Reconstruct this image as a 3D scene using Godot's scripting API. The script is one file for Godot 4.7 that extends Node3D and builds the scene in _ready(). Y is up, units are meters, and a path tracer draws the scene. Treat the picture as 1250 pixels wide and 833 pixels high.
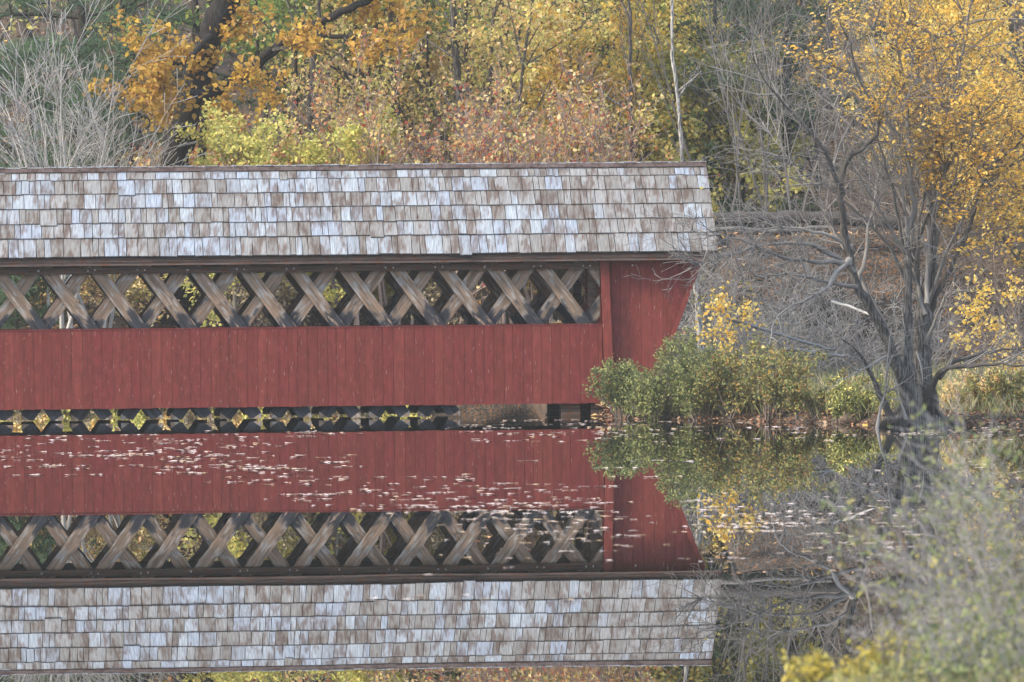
extends Node3D
# A red covered footbridge with a lattice truss over a still pond in autumn.

const F := 9000.0                       # focal length in pixels of the 1250 x 833 photograph
var cam: Camera3D
var rng := RandomNumberGenerator.new()
var M := {}
var names := {}
var tris := 0
var land_noise := FastNoiseLite.new()


# ---------------------------------------------------------------- mesh collector
class Mb:
	var v := PackedVector3Array()
	var n := PackedVector3Array()
	var c := PackedColorArray()
	var t := PackedInt32Array()

	func tube(pts: PackedVector3Array, radii: PackedFloat32Array, sides: int, col: Color) -> void:
		var count := pts.size()
		var first := v.size()
		var side := Vector3.RIGHT
		for k in count:
			var d := (pts[mini(k + 1, count - 1)] - pts[maxi(k - 1, 0)]).normalized()
			side = side - d * side.dot(d)
			if side.length() < 0.1:
				side = d.cross(Vector3(0.3, 0.2, 0.9))
			side = side.normalized()
			var up := d.cross(side)
			for s in sides:
				var a := TAU * s / sides
				var o := side * cos(a) + up * sin(a)
				v.push_back(pts[k] + o * radii[k])
				n.push_back(o)
				var f := 1.0 + 0.22 * sin(k * 2.3 + s * 1.9 + pts[0].x * 31.0)
				c.push_back(Color(col.r * f, col.g * f, col.b * f))
		for k in count - 1:
			for s in sides:
				var a := first + k * sides + s
				var b := first + k * sides + (s + 1) % sides
				t.append_array([a, a + sides, b, b, a + sides, b + sides])
		var last := first + (count - 1) * sides
		for s in range(1, sides - 1):
			t.append_array([last, last + s + 1, last + s])

	func leaf(p: Vector3, d: Vector3, nrm: Vector3, long: float, wide: float, col: Color, lite := false) -> void:
		# an oval leaf with a drawn-out tip, folded a little along its midrib
		var side := d.cross(nrm).normalized()
		var s := side * wide * 0.5
		var first := v.size()
		var up := nrm * wide * 0.16
		if lite:
			v.append_array([p, p + d * long * 0.42 + s + up, p + d * long, p + d * long * 0.42 - s + up])
			n.append_array([nrm, (nrm - side * 0.3).normalized(), nrm, (nrm + side * 0.3).normalized()])
			c.append_array([col, col, col, col])
			t.append_array([first, first + 2, first + 1, first, first + 3, first + 2])
			return
		var tip := p + d * long - nrm * long * 0.12
		v.append_array([p, p + d * long * 0.28 + s * 0.86 + up, p + d * long * 0.62 + s * 0.8 + up, tip, p + d * long * 0.62 - s * 0.8 + up, p + d * long * 0.28 - s * 0.86 + up])
		var nl := (nrm - side * 0.3).normalized()
		var nr := (nrm + side * 0.3).normalized()
		n.append_array([nrm, nl, nl, nrm, nr, nr])
		c.append_array([col, col, col, col, col, col])
		t.append_array([first, first + 2, first + 1, first, first + 3, first + 2, first, first + 4, first + 3, first, first + 5, first + 4])

	func quad(a: Vector3, b: Vector3, cc: Vector3, d: Vector3, col := Color.WHITE) -> void:
		var first := v.size()
		var nrm := (cc - a).cross(b - a).normalized()
		v.append_array([a, b, cc, d])
		n.append_array([nrm, nrm, nrm, nrm])
		c.append_array([col, col, col, col])
		t.append_array([first, first + 1, first + 2, first, first + 2, first + 3])

	func mesh() -> ArrayMesh:
		var m := ArrayMesh.new()
		if t.is_empty():
			return m
		var a := []
		a.resize(Mesh.ARRAY_MAX)
		a[Mesh.ARRAY_VERTEX] = v
		a[Mesh.ARRAY_NORMAL] = n
		a[Mesh.ARRAY_COLOR] = c
		a[Mesh.ARRAY_INDEX] = t
		m.add_surface_from_arrays(Mesh.PRIMITIVE_TRIANGLES, a)
		return m


# ---------------------------------------------------------------- nodes, names, metas
func numbered(called: String) -> String:
	names[called] = names.get(called, -1) + 1
	return called if names[called] == 0 else "%s_%03d" % [called, names[called]]


func tag(o: Node, label := "", category := "", group := "", kind := "") -> Node:
	for pair in [["label", label], ["category", category], ["group", group], ["kind", kind]]:
		if pair[1] != "":
			o.set_meta(pair[0], pair[1])
	return o


func thing(called: String, at: Vector3, label: String, category: String, group := "") -> Node3D:
	var o := Node3D.new()
	o.name = numbered(called)
	add_child(o)
	o.position = at
	tag(o, label, category, group)
	return o


func part(called: String, mesh: Mesh, mat: Material, parent: Node) -> MeshInstance3D:
	var o := MeshInstance3D.new()
	o.name = called if parent != self else numbered(called)
	o.mesh = mesh
	if mesh is ArrayMesh:
		for k in mesh.get_surface_count():
			tris += maxi(mesh.surface_get_array_index_len(k), 0) / 3
	if mat:
		o.material_override = null
		for k in mesh.get_surface_count():
			o.set_surface_override_material(k, mat)
	parent.add_child(o, true)
	return o


func P(px: float, py: float, d: float) -> Vector3:
	return cam.position + cam.basis * Vector3((px - 625.0) / F, -(py - 416.5) / F, -1.0) * d


func on_land(px: float, d: float) -> Vector3:
	var p := P(px, 420.0, d)
	return Vector3(p.x, land(p.x, p.z), p.z)


func rv() -> Vector3:
	return Vector3(rng.randfn(), rng.randfn(), rng.randfn()).normalized()


func rr(a: float, b: float) -> float:
	return rng.randf_range(a, b)


# ---------------------------------------------------------------- textures and materials
func noise_bytes(w: int, h: int, freq: float, seed_: int, sx := 1, sy := 1, oct := 4) -> PackedByteArray:
	var f := FastNoiseLite.new()
	f.seed = seed_
	f.frequency = freq
	f.fractal_octaves = oct
	var im := f.get_seamless_image(maxi(8, w / sx), maxi(8, h / sy))
	im.convert(Image.FORMAT_L8)
	im.resize(w, h, Image.INTERPOLATE_CUBIC)
	return im.get_data()


func to_tex(w: int, h: int, bytes: PackedByteArray) -> ImageTexture:
	return ImageTexture.create_from_image(Image.create_from_data(w, h, false, Image.FORMAT_RGB8, bytes))


func sm(a: float, b: float, x: float) -> float:
	return smoothstep(a, b, x)


func put(bytes: PackedByteArray, k: int, col: Color) -> void:
	bytes[k * 3] = int(clampf(col.r, 0, 1) * 255)
	bytes[k * 3 + 1] = int(clampf(col.g, 0, 1) * 255)
	bytes[k * 3 + 2] = int(clampf(col.b, 0, 1) * 255)


func mat(tint: Color, rough := 0.85, texture: Texture2D = null, scale := Vector3.ONE, offset := Vector3.ZERO) -> StandardMaterial3D:
	var m := StandardMaterial3D.new()
	m.albedo_color = tint
	m.roughness = rough
	m.metallic_specular = 0.3
	if texture:
		m.albedo_texture = texture
		m.uv1_triplanar = true
		m.uv1_world_triplanar = true
		m.uv1_triplanar_sharpness = 8.0
		m.uv1_scale = scale
		m.uv1_offset = offset
	return m


func leaf_mat(glow: float) -> StandardMaterial3D:
	var m := StandardMaterial3D.new()
	m.vertex_color_use_as_albedo = true
	m.roughness = 0.6
	m.metallic_specular = 0.3
	m.backlight_enabled = true
	m.backlight = Color(glow, glow, glow)
	return m


func make_materials() -> void:
	# weathered shingles: silver-white old finish worn through to brown wood in blotches, grain running down the slope
	var w := 1024
	var h := 512
	var patch := noise_bytes(w, h, 0.011, 3, 1, 2)
	var fine := noise_bytes(w, h, 0.05, 4, 1, 4)
	var grain := noise_bytes(w, h, 0.12, 5, 1, 14, 3)
	var b := PackedByteArray()
	b.resize(w * h * 3)
	for k in w * h:
		var worn := patch[k] / 255.0 * 0.8 + fine[k] / 255.0 * 0.55 + grain[k] / 255.0 * 0.65
		var t := sm(0.92, 1.32, worn)
		var g := grain[k] / 255.0 - 0.5
		put(b, k, Color(0.585, 0.61, 0.645).lerp(Color(0.41, 0.375, 0.37), t) * (1.0 + g * 0.45))
	var roof_tex := to_tex(w, h, b)
	var tints := [Color(1, 1, 1), Color(0.96, 0.97, 1.0), Color(0.92, 0.92, 0.93), Color(0.92, 0.88, 0.84), Color(0.84, 0.79, 0.74), Color(1.0, 1.0, 1.0), Color(0.95, 0.94, 0.94)]
	M.shingles = []
	for k in tints.size():
		M.shingles.append(mat(tints[k], 0.8, roof_tex, Vector3(0.42, 0.62, 0.62), Vector3(0.013 * k, 0.08 * k, 0.08 * k)))
	M.new_shingle = mat(Color(0.80, 0.66, 0.52), 0.8)
	M.ridge = mat(Color(0.62, 0.52, 0.48), 0.85, roof_tex, Vector3(0.3, 2, 2))
	# red barn paint, faint vertical grain, small pale chips
	w = 1024
	h = 512
	grain = noise_bytes(w, h, 0.10, 11, 1, 20, 3)
	patch = noise_bytes(w, h, 0.015, 12)
	fine = noise_bytes(w, h, 0.07, 13, 1, 4, 3)
	var speck := noise_bytes(w, h, 0.03, 14)
	for k in w * h:
		var g := (grain[k] - 128) / 255.0
		var p := (patch[k] - 128) / 255.0
		var chip := sm(0.74, 0.82, fine[k] / 255.0) * sm(0.55, 0.66, speck[k] / 255.0)
		var col := Color(0.455, 0.21, 0.193) * (1.0 + g * 0.22 + p * 0.22)
		put(b, k, col.lerp(Color(0.64, 0.54, 0.52), chip * 0.8))
	var red_tex := to_tex(w, h, b)
	M.red = []
	for k in 5:
		var s: float = [1.0, 0.975, 1.03, 0.985, 0.955][k]
		M.red.append(mat(Color(s, s * [1.0, 0.98, 1.02, 0.95, 1.0][k], s), 0.75, red_tex, Vector3(0.8, 0.55, 0.8), Vector3(0.13 * k, 0.3 * k, 0.2 * k)))
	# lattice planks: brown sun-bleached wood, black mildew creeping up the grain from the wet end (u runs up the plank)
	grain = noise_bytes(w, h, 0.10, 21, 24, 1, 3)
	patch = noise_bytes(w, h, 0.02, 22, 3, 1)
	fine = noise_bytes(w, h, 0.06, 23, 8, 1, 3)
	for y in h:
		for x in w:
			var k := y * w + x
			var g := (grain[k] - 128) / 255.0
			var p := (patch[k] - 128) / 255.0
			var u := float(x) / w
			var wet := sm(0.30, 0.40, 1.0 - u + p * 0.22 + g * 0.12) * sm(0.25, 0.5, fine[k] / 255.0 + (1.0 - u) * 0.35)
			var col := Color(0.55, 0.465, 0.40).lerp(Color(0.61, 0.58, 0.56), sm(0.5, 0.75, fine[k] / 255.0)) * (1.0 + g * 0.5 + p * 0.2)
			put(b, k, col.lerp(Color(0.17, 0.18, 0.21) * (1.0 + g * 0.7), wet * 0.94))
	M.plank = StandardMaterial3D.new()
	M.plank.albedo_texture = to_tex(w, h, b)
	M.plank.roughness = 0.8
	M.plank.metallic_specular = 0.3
	# old dark timber
	grain = noise_bytes(w, h, 0.05, 31, 14, 1, 4)
	patch = noise_bytes(w, h, 0.02, 32)
	for k in w * h:
		var g := (grain[k] - 128) / 255.0
		var p := (patch[k] - 128) / 255.0
		put(b, k, Color(0.42, 0.36, 0.33).lerp(Color(0.40, 0.28, 0.22), sm(0.0, 0.3, p)) * (1.0 + g * 0.6 + p * 0.3))
	var timber := to_tex(w, h, b)
	M.timber = mat(Color(0.85, 0.82, 0.80), 0.85, timber, Vector3(0.3, 1.6, 1.6))
	M.fascia = mat(Color(0.95, 0.95, 0.98), 0.85, timber, Vector3(0.3, 1.2, 1.2), Vector3(0.4, 0.3, 0.1))
	M.bolt = mat(Color(0.75, 0.72, 0.72), 0.4)
	# forest floor: leaf litter over dark soil
	w = 512
	h = 512
	b.resize(w * h * 3)
	patch = noise_bytes(w, h, 0.02, 41)
	fine = noise_bytes(w, h, 0.15, 42)
	speck = noise_bytes(w, h, 0.09, 43)
	for k in w * h:
		var a := patch[k] / 255.0
		var f := fine[k] / 255.0
		var col := Color(0.22, 0.20, 0.185).lerp(Color(0.40, 0.36, 0.33), sm(0.4, 0.7, f))
		col = col.lerp(Color(0.50, 0.34, 0.22), sm(0.55, 0.7, speck[k] / 255.0) * 0.8)
		put(b, k, col * (0.75 + a * 0.5))
	M.floor = mat(Color(1, 1, 1), 0.95, to_tex(w, h, b), Vector3(0.35, 0.35, 0.35))
	# bark: vertex colour carries the kind's colour, the texture its streaks
	grain = noise_bytes(w, h, 0.08, 51, 1, 6, 4)
	patch = noise_bytes(w, h, 0.03, 52)
	for k in w * h:
		var g := 0.72 + (grain[k] - 128) / 255.0 * 0.8 + (patch[k] - 128) / 255.0 * 0.5
		put(b, k, Color(g, g, g))
	M.bark = mat(Color(1, 1, 1), 0.9, to_tex(w, h, b), Vector3(1.6, 0.6, 1.6))
	M.bark.vertex_color_use_as_albedo = true
	M.twig = StandardMaterial3D.new()
	M.twig.vertex_color_use_as_albedo = true
	M.twig.roughness = 0.85
	M.twig.metallic_specular = 0.3
	M.leaf = leaf_mat(1.0)
	M.shrub_leaf = leaf_mat(0.7)
	M.float_leaf = StandardMaterial3D.new()
	M.float_leaf.vertex_color_use_as_albedo = true
	M.float_leaf.roughness = 0.35
	M.water = StandardMaterial3D.new()
	M.water.albedo_color = Color(0.10, 0.11, 0.10)
	M.water.roughness = 0.0
	M.water.metallic_specular = 0.36
	var swell := FastNoiseLite.new()
	swell.seed = 61
	swell.frequency = 0.02
	swell.fractal_octaves = 2
	var sw := swell.get_seamless_image(512, 512)
	sw.convert(Image.FORMAT_RGBA8)
	sw.bump_map_to_normal_map(8.0)
	M.water.normal_enabled = true
	M.water.normal_texture = ImageTexture.create_from_image(sw)
	M.water.normal_scale = 0.0004
	M.water.uv1_triplanar = true
	M.water.uv1_world_triplanar = true
	M.water.uv1_scale = Vector3(0.05, 0.05, 0.025)


# ---------------------------------------------------------------- the lie of the land
func far_shore(x: float) -> float:
	var pts := [Vector2(-40, 70), Vector2(-14, 84), Vector2(-10.5, 90), Vector2(-9.2, 99), Vector2(-7, 100.5), Vector2(0.3, 100), Vector2(1.0, 90.5), Vector2(1.35, 88.0), Vector2(2.2, 86.6), Vector2(3.3, 84.5), Vector2(4.0, 82.2), Vector2(5.2, 81.2), Vector2(7, 81.5), Vector2(14, 78), Vector2(40, 66)]
	for k in pts.size() - 1:
		if x < pts[k + 1].x:
			return lerpf(pts[k].y, pts[k + 1].y, clampf((x - pts[k].x) / (pts[k + 1].x - pts[k].x), 0, 1))
	return 66.0


func near_shore(x: float) -> float:
	return 15.0 + 12.6 * smoothstep(0.3, 1.35, x) + 3.0 * smoothstep(1.4, 3.0, x) - 6.0 * smoothstep(0.0, -6.0, x)


func land(x: float, z: float) -> float:
	var d := -z
	var n := land_noise.get_noise_2d(x * 10.0, z * 10.0)
	var e := d - far_shore(x)
	var h := -1.2
	if e > -8.0:
		h = e * 0.15 - 0.03 if e < 0.0 else 0.13 * smoothstep(0.0, 0.5, e) + 0.022 * e - 0.03
		if e > 0.0:
			h += maxf(0.0, d - 97.0) * 0.17 + maxf(0.0, d - 108.0) * 0.06 + maxf(0.0, d - 125.0) * 0.12
			h += n * 0.12 * smoothstep(0.0, 6.0, e) * (1.0 + maxf(0.0, d - 115.0) * 0.04)
	h = maxf(h, 2.25 * smoothstep(97.4, 99.2, d) * smoothstep(2.35, 2.9, x) * smoothstep(8.0, 5.2, x) + n * 0.1 if d > 97.4 and d < 112.0 and x > 2.35 and x < 8.0 else h)
	var q := near_shore(x) - d
	if q > -8.0:
		h = maxf(h, q * 0.15 - 0.03 if q < 0.0 else 0.10 * smoothstep(0.0, 0.6, q) - 0.03 + n * 0.03)
	return maxf(h, -1.2)


# ---------------------------------------------------------------- growing things
func grow(bark: Mb, lv: Mb, p: Vector3, d: Vector3, long: float, r: float, level: int, Q: Dictionary) -> void:
	var segs := 5 if level == 0 else (3 if level == 1 else 2)
	var pts := PackedVector3Array([p])
	var rad := PackedFloat32Array([r])
	var dir := d
	for k in segs:
		dir = (dir + rv() * Q.wiggle + Vector3.UP * Q.up * (0.5 if level == 0 else 1.0)).normalized()
		p += dir * long / segs
		pts.push_back(p)
		rad.push_back(maxf(r * (1.0 - 0.8 * (k + 1) / segs), 0.0022 * Q.get("thin", 1.0)))
	var tone: Color = Q.bark * rr(0.8, 1.2)
	tone.a = 1.0
	bark.tube(pts, rad, 6 if level == 0 else (4 if level == 1 else 3), tone)
	if level < Q.levels:
		var count: int = Q.kids[level]
		for k in count:
			var t: float = lerpf(Q.start if level == 0 else 0.25, 1.0, (k + rng.randf()) / count)
			var at := t * segs
			var i := mini(int(at), segs - 1)
			var pos := pts[i].lerp(pts[i + 1], at - i)
			var along := (pts[i + 1] - pts[i]).normalized()
			var out := along.cross(rv()).normalized()
			if Q.get("flat", 0.0) > 0.0 and level > 0:
				out.y *= 1.0 - Q.flat
				out = out.normalized()
			var a: float = deg_to_rad(Q.angle) * rr(0.7, 1.2)
			var cd := (along * cos(a) + out * sin(a)).normalized()
			grow(bark, lv, pos, cd, long * Q.ratio * rr(0.7, 1.2) * (1.15 - 0.55 * t if level == 0 else 1.0), lerpf(rad[i], rad[i + 1], at - i) * 0.6, level + 1, Q)
	if level >= Q.leaf_level and lv:
		var count2: int = Q.leaves
		for k in count2:
			if rng.randf() > Q.get("full", 1.0):
				continue
			var t := rng.randf() * segs
			var i := mini(int(t), segs - 1)
			var pos: Vector3 = pts[i].lerp(pts[i + 1], t - i) + rv() * rng.randf() * Q.spread
			put_leaf(lv, pos, Q)


func put_leaf(lv: Mb, pos: Vector3, Q: Dictionary) -> void:
	var nrm := (rv() + Vector3(0, Q.get("lie", 0.5), 0.25)).normalized()
	var dd := nrm.cross(rv()).normalized()
	if Q.get("droop", 0.0) > 0.0:
		dd = (dd + Vector3(0, -Q.droop, 0)).normalized()
		nrm = dd.cross(nrm.cross(dd)).normalized()
	var s: float = Q.size * rr(0.65, 1.25)
	lv.leaf(pos, dd, nrm, s, s * Q.get("wide", 0.7), pick(Q.palette), Q.get("lite", false))


func pick(pal: Array) -> Color:
	var a: Color = pal[rng.randi() % pal.size()]
	var b: Color = pal[rng.randi() % pal.size()]
	var c := a.lerp(b, rng.randf() * 0.6) * rr(0.75, 1.2)
	c.a = 1.0
	return c


func make_tree(called: String, at: Vector3, label: String, group: String, Q: Dictionary, category := "tree", lean := Vector3.ZERO) -> Node3D:
	var t := thing(called, at, label, category, group)
	var bark := Mb.new()
	var lv := Mb.new()
	var stems: int = Q.get("stems", 1)
	for k in stems:
		var d: Vector3 = (Vector3.UP + lean + rv() * (0.08 if stems == 1 else Q.get("splay", 0.45))).normalized()
		d.y = absf(d.y)
		var foot: Vector3 = Vector3(rr(-1, 1), 0, rr(-1, 1)) * Q.get("foot", 0.0) + Vector3(0, -0.08, 0)
		grow(bark, lv, foot, d, Q.height * (rr(0.45, 1.12) if category == "shrub" else rr(0.8, 1.1)) * 0.95, Q.radius, 0, Q)
	part("trunk" if stems == 1 else "stems", bark.mesh(), M.twig if Q.radius < 0.04 else M.bark, t)
	if lv.t.size():
		part("crown" if category == "tree" else "foliage", lv.mesh(), M.leaf if category == "tree" else M.shrub_leaf, t)
	return t


func limb(bark: Mb, pix: Array, d0: float, d1: float, r0: float, r1: float, sides: int, col: Color, origin: Vector3) -> PackedVector3Array:
	# a limb through picture points, from depth d0 to depth d1; radii in metres
	var cur := Curve3D.new()
	var ctl := PackedVector3Array()
	for k in pix.size():
		ctl.push_back(P(pix[k][0], pix[k][1], lerpf(d0, d1, float(k) / maxi(1, pix.size() - 1))) - origin)
	for k in ctl.size():
		var tan := (ctl[mini(k + 1, ctl.size() - 1)] - ctl[maxi(k - 1, 0)]) * 0.17
		cur.add_point(ctl[k], -tan, tan)
	var total := cur.get_baked_length()
	var steps := maxi(4, int(total / 0.12))
	var pts := PackedVector3Array()
	var rad := PackedFloat32Array()
	for k in steps + 1:
		var t := float(k) / steps
		pts.push_back(cur.sample_baked(total * t, true) + rv() * minf(r0, 0.035) * 0.4)
		rad.push_back((lerpf(r0, r1, pow(t, 0.62)) if r0 > r1 else lerpf(r0, r1, t)) * rr(0.88, 1.12))
	col.a = 1.0
	bark.tube(pts, rad, sides, col)
	return pts


func twigs(bark: Mb, lv: Mb, pts: PackedVector3Array, count: int, from_t: float, long: float, r: float, Q: Dictionary, bias := Vector3.ZERO) -> void:
	for k in count:
		var t := lerpf(from_t, 1.0, rng.randf()) * (pts.size() - 1)
		var i := mini(int(t), pts.size() - 2)
		var along := (pts[i + 1] - pts[i]).normalized()
		var a := deg_to_rad(rr(25, 65))
		var d := (along * cos(a) + along.cross(rv()).normalized() * sin(a) + bias).normalized()
		grow(bark, lv, pts[i].lerp(pts[i + 1], t - i), d, long * rr(0.5, 1.3), r * rr(0.7, 1.2), 1, Q)


# ---------------------------------------------------------------- boards
func prism(poly: PackedVector2Array, z0: float, z1: float, axis := Vector2(0, 1), uv_scale := Vector2.ONE, uv_off := Vector2.ZERO) -> ArrayMesh:
	# a board: a flat outline in x, y with thickness from z0 (back) to z1 (front); u runs along axis
	var st := SurfaceTool.new()
	st.begin(Mesh.PRIMITIVE_TRIANGLES)
	var pts := poly
	if not Geometry2D.is_polygon_clockwise(pts):
		pts.reverse()
	var idx := Geometry2D.triangulate_polygon(pts)
	var across := Vector2(-axis.y, axis.x)
	var uv := func(p: Vector2, e: float) -> Vector2: return Vector2(p.dot(axis), p.dot(across) + e) * uv_scale + uv_off
	for f in [[z1, 1.0], [z0, -1.0]]:
		for k in range(0, idx.size(), 3):
			var tri := [pts[idx[k]], pts[idx[k + 1]], pts[idx[k + 2]]]
			var a: Vector2 = tri[1] - tri[0]
			var c: Vector2 = tri[2] - tri[0]
			if (a.cross(c) > 0.0) == (f[1] > 0.0):
				tri.reverse()
			for p in tri:
				st.set_normal(Vector3(0, 0, f[1]))
				st.set_uv(uv.call(p, 0.0))
				st.add_vertex(Vector3(p.x, p.y, f[0]))
	for k in pts.size():
		var a := pts[k]
		var c := pts[(k + 1) % pts.size()]
		var nn := Vector3(-(c.y - a.y), c.x - a.x, 0).normalized()
		for q in [[a, z1], [c, z1], [c, z0], [a, z1], [c, z0], [a, z0]]:
			st.set_normal(nn)
			st.set_uv(uv.call(q[0], q[1]))
			st.add_vertex(Vector3(q[0].x, q[0].y, q[1]))
	return st.commit()


func box_mesh(size: Vector3) -> BoxMesh:
	var m := BoxMesh.new()
	m.size = size
	return m


func beam(called: String, a: Vector3, b: Vector3, m: Material, parent: Node) -> MeshInstance3D:
	var o := part(called, box_mesh((b - a).abs()), m, parent)
	o.position = (a + b) / 2
	return o


# ---------------------------------------------------------------- the bridge
func make_bridge() -> void:
	# its own axes: x along the bridge from where it enters the picture, y up from the water, z towards the pond
	var br := thing("covered_bridge", Vector3(-6.25, 0, -90), "red covered footbridge with lattice sides and weathered shingle roof over the pond", "bridge")
	br.rotation.y = deg_to_rad(4.0)
	var W := 2.4
	var x0 := -2.4
	var xp := 7.375         # the corner post
	var xe := 8.60
	# ---- deck and what carries it
	var deck := Node3D.new()
	deck.name = "deck"
	br.add_child(deck)
	for k in 46:
		var x := x0 + k * 0.235
		if x < xe - 0.2:
			beam("deck_plank", Vector3(x, 0.235, -W + 0.1), Vector3(x + 0.225, 0.275, -0.1), M.timber, deck)
	for z in [-0.35, -W + 0.35]:
		beam("stringer", Vector3(x0, 0.175, z - 0.07), Vector3(xe - 0.3, 0.233, z + 0.07), M.timber, br)
	for x in [6.86, 7.23]:
		for z in [-0.24, -W + 0.1]:
			beam("pier_post", Vector3(x, -1.3, z), Vector3(x + 0.24, 0.17, z + 0.22), M.timber, br)
	# ---- the two lattice trusses
	var slope := tan(deg_to_rad(53.7))
	var ax := Vector2(cos(atan(slope)), sin(atan(slope)))
	for side in 2:
		var truss := Node3D.new()
		truss.name = "lattice_truss"
		br.add_child(truss, true)
		truss.position.z = -W * side
		for lay in 2:                                        # 0: the planks that fall to the right, in front; 1: those behind
			var sgn := -1.0 if lay == 0 else 1.0
			var zf := -0.015 - 0.05 * lay if side == 0 else 0.05 - 0.05 * lay
			for k in range(-6, 15):
				var cx := 0.503 + 0.607 * k                    # where its middle line passes the rail height 1.125
				var dir := Vector2(sgn * ax.x, ax.y)
				var nn := Vector2(-dir.y, dir.x) * 0.079 * rr(0.96, 1.04)
				var mid := Vector2(cx + rr(-0.006, 0.006), 1.125)
				var lo := mid - dir * 1.9
				var hi := mid + dir * 1.6
				var strip := PackedVector2Array([lo + nn, hi + nn, hi - nn, lo - nn])
				var foot := mid.x - dir.x / dir.y * (1.125 - 0.30)
				var floor_y := 0.022 + rr(-0.008, 0.012) if foot < 5.6 else 0.19
				var cut := PackedVector2Array([Vector2(maxf(x0, foot - 0.265) if sgn > 0 else x0, floor_y), Vector2(minf(xp - 0.02, foot + 0.265) if sgn < 0 else xp - 0.02, floor_y), Vector2(xp - 0.02, 1.98), Vector2(x0, 1.98)])
				cut = PackedVector2Array([Vector2(x0, floor_y), Vector2(xp - 0.02, floor_y), Vector2(xp - 0.02, 1.985), Vector2(x0, 1.985)])
				if sgn < 0:                                   # the foot is cut upright, as its neighbour's is
					cut[1].x = minf(xp - 0.02, foot + 0.255)
					cut.insert(2, Vector2(cut[1].x, 0.5))
					cut.insert(3, Vector2(xp - 0.02, 0.5)) if cut[1].x < xp - 0.03 else null
				else:
					cut[0].x = maxf(x0, foot - 0.255)
					if cut[0].x > x0 + 0.01:
						cut.append(Vector2(x0, 0.5))
						cut.append(Vector2(cut[0].x, 0.5))
				for poly in Geometry2D.intersect_polygons(strip, cut):
					if poly.size() > 2:
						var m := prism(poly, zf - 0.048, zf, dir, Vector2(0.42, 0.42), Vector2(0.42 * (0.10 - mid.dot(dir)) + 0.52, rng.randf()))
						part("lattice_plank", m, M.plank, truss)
		# rails that clasp the lattice
		var s := 1.0 if side == 0 else -1.0
		var zb := 0.0 if side == 0 else 0.06
		beam("top_chord", Vector3(x0, 1.81, zb - 0.008), Vector3(xp - 0.004, 1.885, zb + 0.045), M.timber, truss)
		beam("inner_chord", Vector3(x0, 1.83, zb - 0.22), Vector3(xp - 0.02, 1.96, zb - 0.13), M.timber, truss)
		beam("wall_plate", Vector3(x0, 1.99, zb - 0.16), Vector3(xe, 2.07, zb - 0.01), M.timber, truss)
		beam("end_post", Vector3(xp - 0.16, 0.2, zb - 0.24), Vector3(xp - 0.05, 1.98, zb - 0.135), M.timber, truss)
		if side == 0:
			for k in range(-3, 13):
				for dx in [0.0, 0.085]:
					var c := CylinderMesh.new()
					c.top_radius = 0.009
					c.bottom_radius = 0.012
					c.height = 0.016
					c.radial_segments = 8
					c.rings = 0
					var o := part("bolt", c, M.bolt, truss)
					o.position = Vector3(0.47 + 0.607 * k + dx * (1 if k % 3 else 0.0) + (0.0 if dx == 0.0 else rr(0.0, 0.01)), 1.847 + rr(-0.006, 0.006) + dx * 0.04, 0.05)
					o.rotation.x = PI / 2
	# ---- boarded sides
	for side in 2:
		var wall := part("siding", box_mesh(Vector3(xp - x0, 0.06, 0.02)), M.timber, br)
		wall.position = Vector3((xp + x0) / 2, 1.0, 0.004 if side == 0 else -W - 0.06)
		wall.set_meta("label", "low red boarded wall under the lattice openings")
		var x := x0
		while x < xp - 0.01:
			var w := minf(rr(0.105, 0.135), xp - x)
			if xp - x - w < 0.05:
				w = xp - x
			var poly := PackedVector2Array([Vector2(x + 0.0015, 0.158 + rr(-0.005, 0.005)), Vector2(x + 0.0015, 1.118), Vector2(x + w - 0.0015, 1.118), Vector2(x + w - 0.0015, 0.158 + rr(-0.005, 0.005))])
			var dz := rr(-0.0015, 0.0015)
			var o := part("board", prism(poly, 0.002 + dz, 0.022 + dz), M.red[rng.randi() % 5], wall)
			o.position = Vector3(-wall.position.x, -wall.position.y, 0.012 if side == 0 else -0.034)
			x += w
		beam("rail_cap", Vector3(x0, 1.12, 0.0 if side == 0 else -W - 0.11), Vector3(xp - 0.004, 1.136, 0.044 if side == 0 else -W - 0.03), M.red[1], br)
	# ---- the red end wall whose outer edge slants back to the bank
	for side in 2:
		var zw := -0.05 if side == 0 else -W + 0.05
		var wing := part("end_wall", box_mesh(Vector3(1.0, 0.06, 0.02)), M.timber, br)
		wing.position = Vector3(xp + 0.55, 1.88, zw - 0.012)
		wing.set_meta("label", "red boarded end wall with a slanting outer edge")
		var shape := PackedVector2Array([Vector2(xp - 0.02, 0.02), Vector2(xp - 0.02, 1.95), Vector2(8.63, 1.95), Vector2(8.63, 1.92), Vector2(7.90, 0.02)])
		var x := xp - 0.02
		while x < 8.62:
			var w := rr(0.11, 0.14)
			var cutter := PackedVector2Array([Vector2(x + 0.0015, -1), Vector2(x + 0.0015, 3), Vector2(x + w - 0.0015, 3), Vector2(x + w - 0.0015, -1)])
			for poly in Geometry2D.intersect_polygons(shape, cutter):
				var dz := rr(-0.0015, 0.0015)
				var o := part("board", prism(poly, 0.0 + dz, 0.02 + dz), M.red[rng.randi() % 5], wing)
				o.position = Vector3(-wing.position.x, -wing.position.y, 0.012)
			x += w
		# trim along the slanting edge
		var e := PackedVector2Array([Vector2(8.64, 1.93), Vector2(8.575, 1.93), Vector2(7.845, 0.02), Vector2(7.91, 0.02)])
		var tr := part("edge_trim", prism(e, 0.0, 0.012), M.red[2], wing)
		tr.position = Vector3(-wing.position.x, -wing.position.y, 0.036)
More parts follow.
